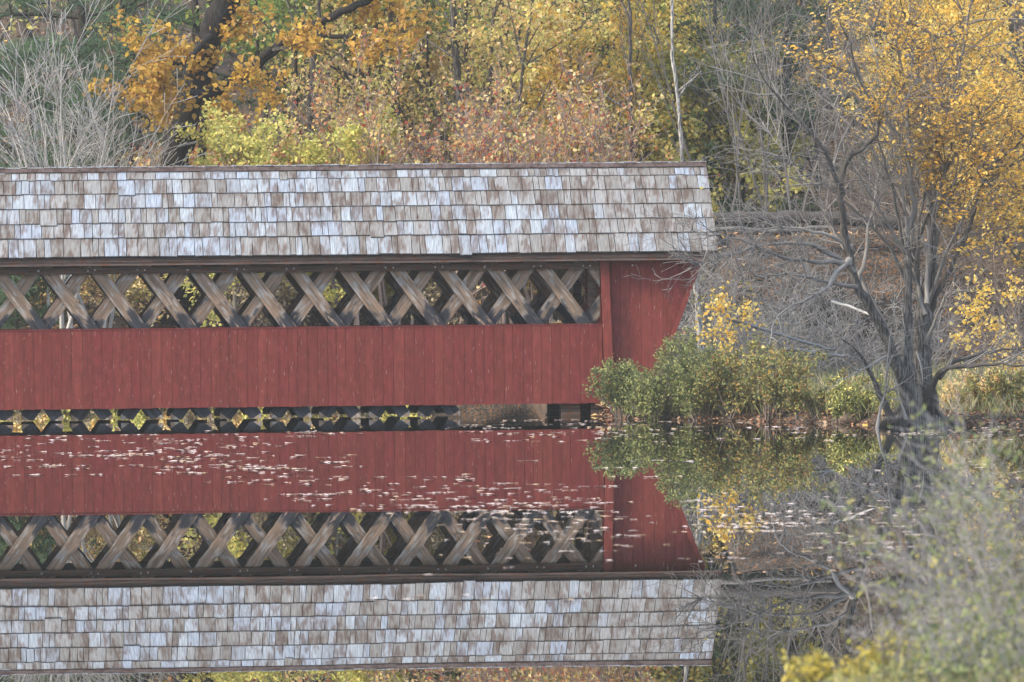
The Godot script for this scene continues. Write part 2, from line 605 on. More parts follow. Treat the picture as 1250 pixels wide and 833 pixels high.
	var post := part("corner_post", prism(PackedVector2Array([Vector2(-0.02, 1.95), Vector2(0.085, 1.95), Vector2(0.15, 0.05), Vector2(0.03, 0.05)]), -0.06, 0.06), M.red[2], br)
	post.position = Vector3(xp - 0.003, 0, 0.02)
	# ---- the roof
	var eave := Vector2(0.20, 2.0)      # z, y
	var ridge := Vector2(-1.2, 3.10)
	var run := ridge - eave
	var L := run.length()
	var tilt := atan2(run.y, -run.x)
	var up_slope := Vector3(0, run.y, run.x) / L
	var normal := Vector3(0, -run.x, run.y) / L
	var rx0 := x0 - 0.1
	var rx1 := 8.80
	var deckm := Mb.new()
	var lift := 0.02
	for s in 2:
		var ez := eave.x if s == 0 else -W - 0.2
		deckm.quad(Vector3(rx0, eave.y - lift, ez), Vector3(rx1, eave.y - lift, ez), Vector3(rx1, ridge.y - lift, ridge.x), Vector3(rx0, ridge.y - lift, ridge.x))
		deckm.quad(Vector3(rx0, eave.y - lift - 0.03, ez), Vector3(rx1, eave.y - lift - 0.03, ez), Vector3(rx1, ridge.y - lift - 0.03, ridge.x), Vector3(rx0, ridge.y - lift - 0.03, ridge.x))
	var roof := part("roof", deckm.mesh(), M.timber, br)
	roof.set_meta("label", "long gable roof of weathered white and brown wood shingles")
	beam("fascia_board", Vector3(rx0, eave.y - 0.095, eave.x - 0.035), Vector3(rx1 - 0.01, eave.y - 0.012, eave.x - 0.012), M.fascia, roof)
	beam("soffit_board", Vector3(rx0, eave.y - 0.085, -0.0), Vector3(rx1 - 0.01, eave.y - 0.065, eave.x - 0.037), M.timber, roof)
	beam("fascia_board", Vector3(rx0, eave.y - 0.095, -W - 0.18), Vector3(rx1 - 0.01, eave.y - 0.012, -W - 0.16), M.fascia, roof)
	for k in 10:
		var x := -1.9 + k * 1.12
		beam("tie_beam", Vector3(x, 1.99, -W), Vector3(x + 0.09, 2.07, -0.05), M.timber, br)
	# gable ends
	for xg in [xe - 0.03, x0 + 0.05]:
		var g := PackedVector2Array([Vector2(-0.02, 2.0), Vector2(-W + 0.02, 2.0), Vector2(-1.2, 2.98)])
		var o := part("gable", prism(g, 0.0, 0.02), M.red[3], br)
		o.rotation.y = -PI / 2
		o.position = Vector3(xg, 0, 0)
	# shingles, laid course by course from the eave up
	var bounds := [0.0, 0.214, 0.378, 0.547, 0.712, 0.874, 0.957]
	var tops := [0.214, 0.378, 0.547, 0.712, 0.874, 0.957, 1.0]
	var all := []
	var shared := {}
	for s in 2:
		for c in 7:
			var x: float = rx0
			var expo: float = (tops[c] - bounds[c]) * L
			while x < rx1 - 0.01:
				var wide: float = [0.07, 0.08, 0.10, 0.12, 0.14, 0.15, 0.17, 0.21][rng.randi() % 8]
				if rx1 - x - wide < 0.05:
					wide = snappedf(rx1 - x, 0.01)
				var size := Vector3(wide - 0.008, 0.014, snappedf(expo + 0.055, 0.005))
				var key := str(size)
				if not shared.has(key):
					shared[key] = box_mesh(size)
				var slip := rr(-0.007, 0.007) - (rr(0.015, 0.04) if rng.randf() < 0.03 else 0.0)
				var mid: float = bounds[c] * L + expo * 0.5 + 0.0275 - 0.012 + slip
				var rise := 0.012 + rr(0.0, 0.003)
				if s == 0:
					var o := Vector3(x + wide / 2, eave.y, eave.x) + up_slope * mid + normal * rise
					var b := Basis(Vector3.RIGHT, tilt - 0.045 - rr(0, 0.03)) * Basis(Vector3.UP, rr(-0.014, 0.014)) * Basis(Vector3.BACK, rr(-0.01, 0.01))
					var seen_x := clampf(x + wide, 0, 9) - clampf(x, 0, 9)
					var patchy := land_noise.get_noise_2d(x * 30.0, c * 40.0 + 300.0)
					var which: int = rng.randi() % 7
					if patchy > 0.12 or x > 5.2 and rng.randf() < 0.3 or x > 7.2 and rng.randf() < 0.5:
						which = 3 + rng.randi() % 2
					elif patchy < -0.1 and which in [3, 4]:
						which = rng.randi() % 3
					var m: Material = M.shingles[which]
					if c == 4 and x < 8.40 and x + wide > 8.40:
						m = M.new_shingle
					all.append({"area": seen_x * expo, "mesh": shared[key], "at": Transform3D(b, o), "mat": m})
				else:
					var o := Vector3(x + wide / 2, eave.y, -W - 0.2) + Vector3(0, run.y, -run.x) / L * mid + Vector3(0, -run.x, -run.y) / L * rise
					all.append({"area": 0.0, "mesh": shared[key], "at": Transform3D(Basis(Vector3.RIGHT, -tilt + 0.055), o), "mat": M.shingles[rng.randi() % 7]})
				x += wide
	all.sort_custom(func(a, b): return a.area > b.area)
	var rest := {}
	for k in all.size():
		var q: Dictionary = all[k]
		if k < 300:
			var o := part("shingle", q.mesh, q.mat, roof)
			o.transform = q.at
			if q.mat == M.new_shingle:
				o.set_meta("label", "fresh tan shingle among the weathered ones")
		else:
			if not rest.has(q.mat):
				rest[q.mat] = SurfaceTool.new()
				rest[q.mat].begin(Mesh.PRIMITIVE_TRIANGLES)
			rest[q.mat].append_from(q.mesh, 0, q.at)
	var am := ArrayMesh.new()
	for m in rest:
		rest[m].commit(am)
		am.surface_set_material(am.get_surface_count() - 1, m)
	var other := part("small_shingles", am, null, roof)
	other.set_meta("kind", "stuff")
	# ridge boards
	var x := rx0
	while x < rx1:
		var w := minf(rr(1.2, 2.2), rx1 - x)
		for s in 2:
			var o := part("ridge_board", box_mesh(Vector3(w - 0.006, 0.018, 0.10)), M.ridge, roof)
			var b := Basis(Vector3.RIGHT, tilt if s == 0 else -tilt)
			o.transform = Transform3D(b, Vector3(x + w / 2, ridge.y + 0.0 + rr(-0.006, 0.006), ridge.x + (0.045 if s == 0 else -0.040)))
		x += w


# ---------------------------------------------------------------- main
func _ready() -> void:
	rng.seed = 77
	land_noise.seed = 5
	land_noise.frequency = 0.05
	# camera: a long lens at eye height across the pond
	cam = Camera3D.new()
	cam.name = "camera"
	add_child(cam)
	var lens := CameraAttributesPhysical.new()
	lens.frustum_focal_length = 24.0 * F / 833.0
	lens.frustum_focus_distance = 90.0
	lens.frustum_far = 600.0
	lens.frustum_near = 0.5
	lens.exposure_aperture = 11.0
	cam.attributes = lens
	cam.fov = rad_to_deg(2.0 * atan(416.5 / F))
	cam.near = 0.5
	cam.far = 600.0
	cam.position = Vector3(0, 1.5, 0)
	cam.rotation = Vector3(-56.5 / F, 0, -0.0105)
	# sky, sun, exposure
	var env := Environment.new()
	env.background_mode = Environment.BG_SKY
	var sky := Sky.new()
	var pm := ProceduralSkyMaterial.new()
	pm.sky_top_color = Color(0.68, 0.76, 0.86)
	pm.sky_horizon_color = Color(0.88, 0.90, 0.92)
	pm.sky_curve = 0.2
	pm.sky_energy_multiplier = 0.8
	pm.ground_bottom_color = Color(0.25, 0.24, 0.22)
	pm.ground_horizon_color = Color(0.5, 0.5, 0.5)
	sky.sky_material = pm
	env.sky = sky
	env.tonemap_mode = Environment.TONE_MAPPER_LINEAR
	env.tonemap_exposure = 4.0
	env.sdfgi_enabled = true
	env.ssao_enabled = true
	env.ssil_enabled = true
	env.fog_enabled = true
	env.fog_density = 0.0004
	env.fog_light_color = Color(0.95, 0.96, 0.97)
	var we := WorldEnvironment.new()
	we.name = "environment"
	we.environment = env
	add_child(we)
	var sun := DirectionalLight3D.new()
	sun.name = "sun"
	sun.light_energy = 0.5
	sun.light_angular_distance = 12.0
	sun.light_color = Color(1.0, 0.94, 0.84)
	sun.shadow_enabled = true
	add_child(sun)
	sun.look_at_from_position(Vector3.ZERO, Vector3(0.68, -0.56, -0.34))
	make_materials()
	print("materials ", Time.get_ticks_msec())
	build_land()
	make_bridge()
	print("bridge ", Time.get_ticks_msec())
	build_shore_tree()
	build_shrubs()
	build_brush()
	print("shore ", Time.get_ticks_msec())
	build_forest()
	print("forest ", Time.get_ticks_msec())
	build_foreground()
	build_floating()
	print("done ", Time.get_ticks_msec())


func build_land() -> void:
	var xs := PackedFloat32Array()
	var zs := PackedFloat32Array()
	var x := -90.0
	while x <= 90.0:
		xs.push_back(x)
		x += 0.35 if absf(x + 0.1) < 13.0 else (1.5 if absf(x) < 30.0 else 6.0)
	var z := 25.0
	while z >= -230.0:
		zs.push_back(z)
		z -= 0.4 if (z < -76.0 and z > -128.0) or (z < -18.0 and z > -34.0) else 3.0
	var mb := Mb.new()
	for a in zs:
		for q in xs:
			mb.v.push_back(Vector3(q, land(q, a), a))
			mb.n.push_back(Vector3(land(q - 0.2, a) - land(q + 0.2, a), 0.4, land(q, a - 0.2) - land(q, a + 0.2)).normalized())
			mb.c.push_back(Color.WHITE)
	var w := xs.size()
	for i in zs.size() - 1:
		for j in w - 1:
			var k := i * w + j
			mb.t.append_array([k, k + w, k + 1, k + 1, k + w, k + w + 1])
	tag(part("ground", mb.mesh(), M.floor, self), "", "", "", "structure")
	var wm := Mb.new()
	wm.quad(Vector3(-90, 0, -130), Vector3(90, 0, -130), Vector3(90, 0, 25), Vector3(-90, 0, 25))
	for k in 4:
		wm.n[k] = Vector3.UP
	tag(part("water", wm.mesh(), M.water, self), "", "", "", "structure")


const GOLD := [Color(0.86, 0.60, 0.11), Color(0.88, 0.68, 0.20), Color(0.80, 0.49, 0.09), Color(0.84, 0.70, 0.30)]
const AMBER := [Color(0.88, 0.68, 0.34), Color(0.88, 0.58, 0.34), Color(0.88, 0.78, 0.46), Color(0.74, 0.42, 0.18), Color(0.70, 0.66, 0.26), Color(0.86, 0.68, 0.22)]
const LIME := [Color(0.66, 0.64, 0.20), Color(0.76, 0.68, 0.24), Color(0.48, 0.52, 0.16), Color(0.82, 0.70, 0.24)]
const GREEN := [Color(0.20, 0.32, 0.09), Color(0.16, 0.26, 0.09), Color(0.32, 0.40, 0.11), Color(0.42, 0.42, 0.12)]
const RED := [Color(0.48, 0.11, 0.07), Color(0.52, 0.18, 0.10), Color(0.40, 0.09, 0.06), Color(0.55, 0.26, 0.10)]
const PINE := [Color(0.10, 0.17, 0.09), Color(0.13, 0.21, 0.11), Color(0.17, 0.24, 0.14)]
const OLIVE := [Color(0.20, 0.25, 0.09), Color(0.27, 0.29, 0.11), Color(0.16, 0.20, 0.09), Color(0.36, 0.34, 0.13)]
const TAN := [Color(0.46, 0.39, 0.25), Color(0.52, 0.42, 0.22), Color(0.40, 0.34, 0.27)]


func sapling(pal: Array, h: float, size := 0.085) -> Dictionary:
	return {"height": h, "radius": 0.012 * h, "levels": 3, "kids": [12, 5, 3], "start": 0.12, "angle": 58.0, "ratio": 0.42, "wiggle": 0.16, "up": 0.06, "leaf_level": 2, "leaves": 17, "spread": 0.18, "size": size, "wide": 0.75, "lie": 0.5, "palette": pal, "bark": Color(0.20, 0.18, 0.16), "flat": 0.35}


func build_shore_tree() -> void:
	var D := 81.4
	var base := P(1122, 519, D)
	base.y = 0.0
	var t := thing("shore_tree", base, "big leaning multi stemmed grey tree standing at the water's edge", "tree")
	var bark := Mb.new()
	var dark := Color(0.085, 0.077, 0.073)
	var grey := Color(0.22, 0.205, 0.195)
	var pale := Color(0.27, 0.255, 0.245)
	var s := 1.0 / 110.5                        # metres a pixel there
	# the flared foot: stems that stand fused together
	limb(bark, [[1122, 534], [1120, 505], [1121, 470], [1124, 430], [1129, 371], [1137, 327], [1139, 294], [1137, 260]], D, D, 21 * s, 5.0 * s, 12, grey, base)
	limb(bark, [[1150, 530], [1136, 506], [1131, 470], [1132, 420], [1137, 380]], D, D + 0.1, 14 * s, 3.4 * s, 10, grey * 0.9, base)
	limb(bark, [[1094, 530], [1108, 500], [1100, 462], [1089, 428], [1072, 388], [1050, 356], [1039, 322], [1031, 285], [1028, 262]], D - 0.25, D - 0.7, 11 * s, 4.0 * s, 10, grey * 0.8, base)
	limb(bark, [[1118, 524], [1117, 490], [1110, 450], [1109, 388], [1109, 320], [1108, 280]], D - 0.3, D - 0.2, 9 * s, 4.0 * s, 9, grey, base)
	limb(bark, [[1178, 526], [1160, 518], [1140, 508], [1128, 480]], D + 0.1, D, 4 * s, 14 * s, 8, dark, base)
	limb(bark, [[1070, 526], [1090, 514], [1108, 500]], D - 0.4, D - 0.1, 4 * s, 10 * s, 8, dark, base)
	var roots := part("trunk", bark.mesh(), M.bark, t)
	roots.set_meta("label", "thick trunk of several fused stems with a flared foot")
	var tw := {"height": 1, "radius": 0.01, "levels": 3, "kids": [0, 4, 3], "start": 0.2, "angle": 42.0, "ratio": 0.55, "wiggle": 0.24, "up": 0.05, "leaf_level": 9, "leaves": 0, "spread": 0.1, "size": 0.07, "palette": GOLD, "bark": Color(0.24, 0.225, 0.22), "thin": 1.1}
	var leafy := tw.duplicate()
	leafy.merge({"leaf_level": 2, "leaves": 4, "full": 0.7, "spread": 0.10, "size": 0.055, "palette": [Color(0.86, 0.54, 0.10), Color(0.86, 0.60, 0.14), Color(0.80, 0.44, 0.08), Color(0.84, 0.64, 0.22)], "lie": 1.3, "flat": 0.6, "wide": 0.62, "bark": Color(0.15, 0.13, 0.12)}, true)
	var lv := Mb.new()
	var limbs := [
		# points, depth from, depth to, radius from, radius to (pixels), colour, twigs, leafy, twig length
		[[[1030, 270], [1025, 232], [1013, 198], [991, 165], [958, 128], [937, 104], [915, 60]], -0.7, -1.4, 4.6, 1.5, dark, 16, 0, 0.8],
		[[[1027, 240], [1028, 215], [1035, 195], [1058, 178], [1072, 161], [1066, 130], [1046, 92], [1040, 50]], -0.7, -0.9, 5, 1.5, dark, 14, 1, 0.7],
		[[[1137, 285], [1136, 218], [1129, 181], [1127, 143], [1120, 100], [1112, 40], [1108, -40]], 0, 0.6, 5.5, 2.5, grey, 20, 2, 0.9],
		[[[1138, 280], [1144, 202], [1146, 168], [1153, 148], [1168, 100], [1180, 40], [1190, -40]], 0, -0.6, 5.5, 2.5, grey, 22, 2, 0.9],
		[[[1136, 250], [1126, 215], [1116, 192], [1109, 165], [1108, 130], [1100, 80], [1085, 10]], 0, 0.5, 5, 2, grey, 16, 2, 0.8],
		[[[1108, 285], [1115, 262], [1112, 218], [1102, 175], [1085, 151], [1065, 134], [1030, 110]], -0.2, -0.5, 5.5, 1.5, grey, 18, 1, 0.8],
		[[[1135, 385], [1146, 354], [1166, 317], [1183, 283], [1200, 225], [1213, 202], [1237, 181], [1265, 150]], 0, -0.8, 4.5, 2.5, dark, 22, 2, 0.9],
		[[[1142, 262], [1155, 238], [1169, 225], [1203, 208], [1240, 200]], 0, 0.5, 4, 1.6, dark, 12, 2, 0.7],
		[[[1134, 482], [1142, 463], [1153, 451], [1183, 447], [1220, 444], [1265, 450]], -0.2, -0.9, 5.5, 2.5, dark, 12, 0, 0.5],
		[[[1146, 460], [1160, 445], [1183, 436], [1216, 428], [1265, 424]], -0.2, 0.3, 4.2, 2, dark, 12, 0, 0.5],
		[[[1040, 322], [1015, 320], [998, 319], [964, 315], [941, 310], [921, 297], [894, 290], [862, 284], [845, 281]], -0.7, -1.6, 4.4, 1.2, grey, 26, 0, 0.55],
		[[[1038, 318], [1018, 334], [1011, 351], [988, 364], [958, 378], [944, 398], [938, 420]], -0.7, -1.5, 4.2, 1.4, pale, 10, 0, 0.4],
		[[[1045, 350], [1010, 345], [970, 335], [930, 338], [890, 347]], -0.6, -1.9, 3.2, 1.0, grey, 18, 0, 0.5],
		[[[1042, 330], [1005, 305], [960, 296], [905, 305], [865, 318], [838, 330]], -0.6, -1.8, 4, 0.9, grey, 26, 0, 0.5],
		[[[1040, 300], [1000, 284], [950, 278], [915, 284]], -0.6, -1.0, 3.4, 1.2, pale, 12, 0, 0.5],
		[[[1088, 516], [1072, 475], [1058, 446], [1046, 430], [1030, 414]], -0.4, -0.9, 6, 2, dark, 8, 0, 0.45],
		[[[1070, 523], [1080, 478], [1084, 438], [1088, 400]], -0.6, -0.5, 2.4, 1.4, pale, 5, 0, 0.4],
		[[[1106, 512], [1096, 480], [1090, 455]], -0.5, -0.6, 2.0, 1.2, pale, 3, 0, 0.3],
		[[[1100, 440], [1080, 436], [1058, 450], [1030, 463], [1010, 478]], -0.3, -1.2, 2.5, 0.9, pale, 6, 0, 0.3],
		[[[1125, 440], [1120, 430], [1126, 455], [1127, 467]], -0.5, -0.6, 2.0, 1.2, pale, 0, 0, 0.2],
		[[[1130, 420], [1150, 370], [1165, 340], [1158, 300]], -0.2, -0.9, 3.0, 1.2, grey, 9, 0, 0.5],
		[[[1112, 25], [1149, 44], [1183, 28], [1210, 23], [1260, 25]], 0.5, 0.2, 3, 2, pale, 8, 1, 0.5],
		[[[1105, 70], [1132, 64], [1163, 54], [1196, 57], [1250, 50]], 0.5, 0.4, 3, 1.4, pale, 8, 1, 0.5],
		[[[1038, 70], [1052, 94], [1070, 124], [1109, 119], [1152, 107]], -0.4, 0.3, 2.8, 2.0, pale, 6, 1, 0.5],
		[[[1090, 420], [1040, 320], [1000, 250], [960, 190], [930, 150]], 0.3, 0.9, 4.5, 1.2, grey, 24, 0, 0.8],
		[[[1047, 350], [1056, 310], [1062, 270], [1075, 210], [1090, 150]], -0.4, 0.2, 3.6, 1.2, grey, 16, 1, 0.7],
	]
	for k in 14:                                  # the fan of slender upright shoots
		var sy := rr(310, 430)
		var sx := lerpf(1124, 1138, (430 - sy) / 120.0) if k % 3 else 1109.0
		var ex := lerpf(950, 1262, (k + rng.randf()) / 14.0)
		var ey := rr(-30, 130) + absf(ex - 1130) * 0.5
		limbs.append([[[sx, sy], [lerpf(sx, ex, 0.22) + rr(-6, 6), lerpf(sy, ey, 0.35)], [lerpf(sx, ex, 0.55) + rr(-8, 8), lerpf(sy, ey, 0.68)], [ex, ey]], rr(-0.4, 0.4), rr(-1.2, 1.2), 3.4, 1.0, grey * rr(0.7, 1.3), 13, 2 if ex > 1150 else 0, 0.7])
	for q in limbs:
		var b := Mb.new()
		var pts := limb(b, q[0], D + q[1], D + q[2], q[3] * s, q[4] * s * (0.4 if q[4] < 2.6 else 0.8), 7, q[5], base)
		twigs(b, lv, pts, q[6], 0.25, q[8], 0.009, leafy if q[7] == 2 or (q[7] == 1 and rng.randf() < 0.5) else tw)
		part("branch", b.mesh(), M.twig, t)
	# golden sprays among the upper right twigs
	for k in 120:
		var px := 1250.0 - absf(rng.randfn()) * 95.0 + 50.0
		var py := rr(-60, 330)
		if px < 1000 or (py > 200 and px < 1120):
			continue
		var c := P(px, py, D + rr(-0.8, 1.2)) - base
		for j in 11:
			put_leaf(lv, c + Vector3(rr(-0.16, 0.16), rr(-0.03, 0.03), rr(-0.16, 0.16)), leafy)
	part("crown", lv.mesh(), M.leaf, t)


func shrub(pal: Array, h: float, size: float) -> Dictionary:
	return {"height": h, "radius": 0.011, "levels": 2, "kids": [11, 6], "start": 0.15, "angle": 40.0, "ratio": 0.42, "wiggle": 0.18, "up": 0.07, "leaf_level": 1, "leaves": 9, "spread": 0.06, "size": size, "wide": 0.5, "lie": 0.4, "palette": pal, "bark": Color(0.16, 0.13, 0.12), "stems": 16, "splay": 0.55, "foot": 0.2}


func build_shrubs() -> void:
	var spots := [
		# picture x, depth, height, palette, label
		[806, 87.35, 0.95, OLIVE, "dense olive green shrub against the foot of the red end wall"],
		[772, 88.2, 0.60, OLIVE, "low green shrub at the waterline beside the red corner post"],
		[856, 86.75, 0.95, OLIVE, "tall rounded green shrub in front of the slanting end wall"],
		[905, 86.1, 0.85, OLIVE, "green shrub with a yellow sapling rising behind it"],
		[952, 85.3, 0.72, OLIVE, "olive shrub midway between the bridge and the big tree"],
		[1000, 84.3, 0.5, OLIVE, "low yellowish shrub on the bank by the water"],
		[1045, 83.1, 0.42, LIME, "yellow green shrub beside the leaning tree stems"],
		[1180, 83.2, 0.5, AMBER, "low orange tinged shrub on the bank behind the tree foot"],
		[1225, 82.9, 0.5, OLIVE, "low green shrub on the bank past the lowest limb"],
		[1262, 82.8, 0.55, OLIVE, "green shrub where the bank leaves the pond corner"],
	]
	for q in spots:
		var Q := shrub(q[3], q[2], 0.042)
		Q.kids = [9, 6]
		if q[3] == OLIVE and q[0] > 880:
			Q.palette = OLIVE + [Color(0.40, 0.32, 0.08), Color(0.36, 0.18, 0.08)]
		if q[3] == LIME:
			Q.palette = LIME + OLIVE + OLIVE
		if q[2] < 0.6:
			Q.stems = 12
			Q.foot = 0.28
		Q.full = 0.75 if q[0] < 940 else 0.55
		make_tree("bank_shrub", on_land(q[0], q[1]), q[4], "", Q, "shrub")
	# yellow saplings by the end of the bridge
	var yel := sapling(GOLD, 1.6, 0.055)
	yel.kids = [8, 4, 3]
	yel.leaves = 5
	yel.radius = 0.012
	make_tree("yellow_sapling", on_land(915, 88.6), "small golden leaved sapling rising behind the green shore shrubs", "", yel, "tree")
	var y2 := yel.duplicate()
	y2.height = 2.2
	y2.full = 0.45
	make_tree("yellow_sapling", on_land(882, 91.5), "thin sapling with few orange leaves beside the bridge gable", "", y2, "tree")
	var y3 := yel.duplicate()
	y3.height = 1.5
	make_tree("yellow_sapling", on_land(1195, 86.0), "golden sapling on the bank behind the big tree", "", y3, "tree")
	# low growth along the bank
	var cover := Mb.new()
	for k in 12000:
		var px := rr(735, 1290)
		var d := rr(81, 94)
		var p := P(px, 420, d)
		var e := d - far_shore(p.x)
		if e < 0.15:
			continue
		var g := land(p.x, p.z)
		var at := Vector3(p.x, g, p.z)
		var c := pick(OLIVE + TAN)
		cover.leaf(at, (Vector3.UP + rv() * 0.6).normalized(), rv(), rr(0.1, 0.32), 0.012, c, true)
	tag(part("bank_grass", cover.mesh(), M.shrub_leaf, self), "short tan and green grass growing on the right bank", "grass", "", "stuff")
	# fallen leaves lying on the banks and the slope
	var litter := Mb.new()
	for k in 26000:
		var px := rr(-60, 1330)
		var d := rr(81, 124)
		var p := P(px, 420, d)
		if d - far_shore(p.x) < 0.05:
			continue
		if p.x > 2.3 and d > 90.0 and rng.randf() < 0.35:
			continue
		var at := Vector3(p.x, land(p.x, p.z) + rr(0.0, 0.02), p.z)
		litter.leaf(at, Vector3(rr(-1, 1), rr(-0.1, 0.5), rr(-1, 1)).normalized(), (Vector3.UP + rv() * 0.6).normalized(), rr(0.06, 0.12), rr(0.04, 0.08), pick([Color(0.36, 0.18, 0.09), Color(0.42, 0.28, 0.17), Color(0.5, 0.33, 0.2), Color(0.36, 0.28, 0.22), Color(0.50, 0.34, 0.10)]), true)
	for k in 1300:
		var x := P(rr(735, 1300), 420, 84.0).x
		var e := absf(rng.randfn()) * 0.6
		var d := far_shore(x) - 0.05 + e
		var at := Vector3(x, maxf(land(x, -d), 0.003) + rr(0.0, 0.02), -d)
		litter.leaf(at, Vector3(rr(-1, 1), rr(-0.1, 0.5), rr(-1, 1)).normalized(), (Vector3.UP + rv() * 0.6).normalized(), rr(0.035, 0.065), rr(0.025, 0.05), pick([Color(0.28, 0.11, 0.06), Color(0.32, 0.16, 0.10), Color(0.42, 0.28, 0.17), Color(0.26, 0.18, 0.14)]), true)
	tag(part("leaf_litter", litter.mesh(), M.twig, self), "brown and orange fallen leaves covering the bank and hillside", "leaves", "", "stuff")


func build_brush() -> void:
	# tangle of grey dead branches on the slope to the right of the bridge
	var heaps := [[925, 96.2, 1.0, "grey tangle of dead branches just past the bridge gable"], [985, 95.6, 1.1, "wide heap of bare grey brush below the fallen log"], [1050, 96.0, 1.2, "bare grey brush behind the leaning tree stem"], [935, 97.9, 0.9, "dark thicket of dead twigs coloured as the shade under the fallen log"], [1030, 98.0, 0.9, "dense bare thicket coloured as the shade at the thick end of the log"], [1120, 101, 1.5, "bare brown brush behind the main trunk"], [1190, 100, 1.4, "bare brown brush among golden leaves"], [1240, 98, 1.2, "sparse bare brush at the far right of the bank"], [1000, 98.4, 0.9, "bare grey brush hanging over the steep earth bank"], [905, 98.3, 0.9, "bare grey brush at the log's end by the roof"], [900, 95.5, 0.9, "small bare thicket beside the white birch stub"]]
	for q in heaps:
		var Q := {"height": q[2], "radius": 0.014, "levels": 2, "kids": [9, 6], "start": 0.1, "angle": 48.0, "ratio": 0.5, "wiggle": 0.3, "up": -0.02, "leaf_level": 9, "leaves": 0, "spread": 0.1, "size": 0.07, "palette": TAN, "bark": Color(0.235, 0.225, 0.22) if q[0] < 1100 else Color(0.24, 0.19, 0.16), "stems": 28, "splay": 1.0, "foot": 1.0, "thin": 1.7}
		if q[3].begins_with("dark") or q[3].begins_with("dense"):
			Q.bark = Color(0.07, 0.062, 0.06)  # near-black twigs stand in for the shadow beneath the log
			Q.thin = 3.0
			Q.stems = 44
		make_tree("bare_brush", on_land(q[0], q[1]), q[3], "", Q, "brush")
	# fallen logs
	var logs := [
		[[[868, 268], [930, 266], [1000, 266], [1070, 270], [1115, 274]], 98.6, 98.8, 0.10, 0.085, Color(0.07, 0.063, 0.06), "long dark log lying level across the slope past the roof end"],
		[[[872, 279], [950, 281], [1010, 277]], 98.3, 98.4, 0.035, 0.025, Color(0.15, 0.14, 0.135), "thin grey pole lying just below the long log"],
		[[[890, 390], [940, 405], [990, 420], [1020, 428]], 93.5, 93.0, 0.025, 0.015, Color(0.24, 0.24, 0.24), "pale fallen birch pole low in the grey brush"],
		[[[960, 425], [1000, 432], [1030, 436]], 92.0, 91.5, 0.03, 0.02, Color(0.24, 0.24, 0.24), "pale log end lying on the ground behind the shrubs"],
		[[[1016, 368], [1042, 376], [1064, 386]], 92.0, 91.6, 0.022, 0.016, Color(0.36, 0.36, 0.36), "short white birch log beside the leaning tree stem"],
	]
	for q in logs:
		var mid := P(q[0][1][0], q[0][1][1], q[1])
		var o := thing("fallen_log", mid, q[6], "log")
		var b := Mb.new()
		limb(b, q[0], q[1], q[2], q[3], q[4], 8, q[5], mid)
		part("stem", b.mesh(), M.twig, o)


func straight_tree(called: String, pix: Array, d: float, r0: float, r1: float, col: Color, label: String, n_twigs: int, Q: Dictionary, extra: Array = []) -> Node3D:
	var foot := on_land(pix[0][0], d)
	var t := thing(called, foot, label, "tree")
	var b := Mb.new()
	var lv := Mb.new()
	var pts := limb(b, pix, d, d, r0, r1, 9, col, foot)
	pts[0] = Vector3.ZERO
	b.tube(PackedVector3Array([Vector3(0, -0.2, 0), pts[1]]), PackedFloat32Array([r0 * 1.2, r0]), 9, col)
	twigs(b, lv, pts, n_twigs, 0.3, Q.get("twig", 0.9), 0.02, Q)
	part("trunk", b.mesh(), M.bark, t)
	for e in extra:
		var eb := Mb.new()
		var ep := limb(eb, e[0], d + e[1], d + e[2], e[3], e[4], 7, col, foot)
		twigs(eb, lv, ep, e[5], 0.35, Q.get("twig", 0.9), 0.015, Q)
		part("branch", eb.mesh(), M.bark, t)
	if lv.t.size():
		part("crown", lv.mesh(), M.leaf, t)
	return t


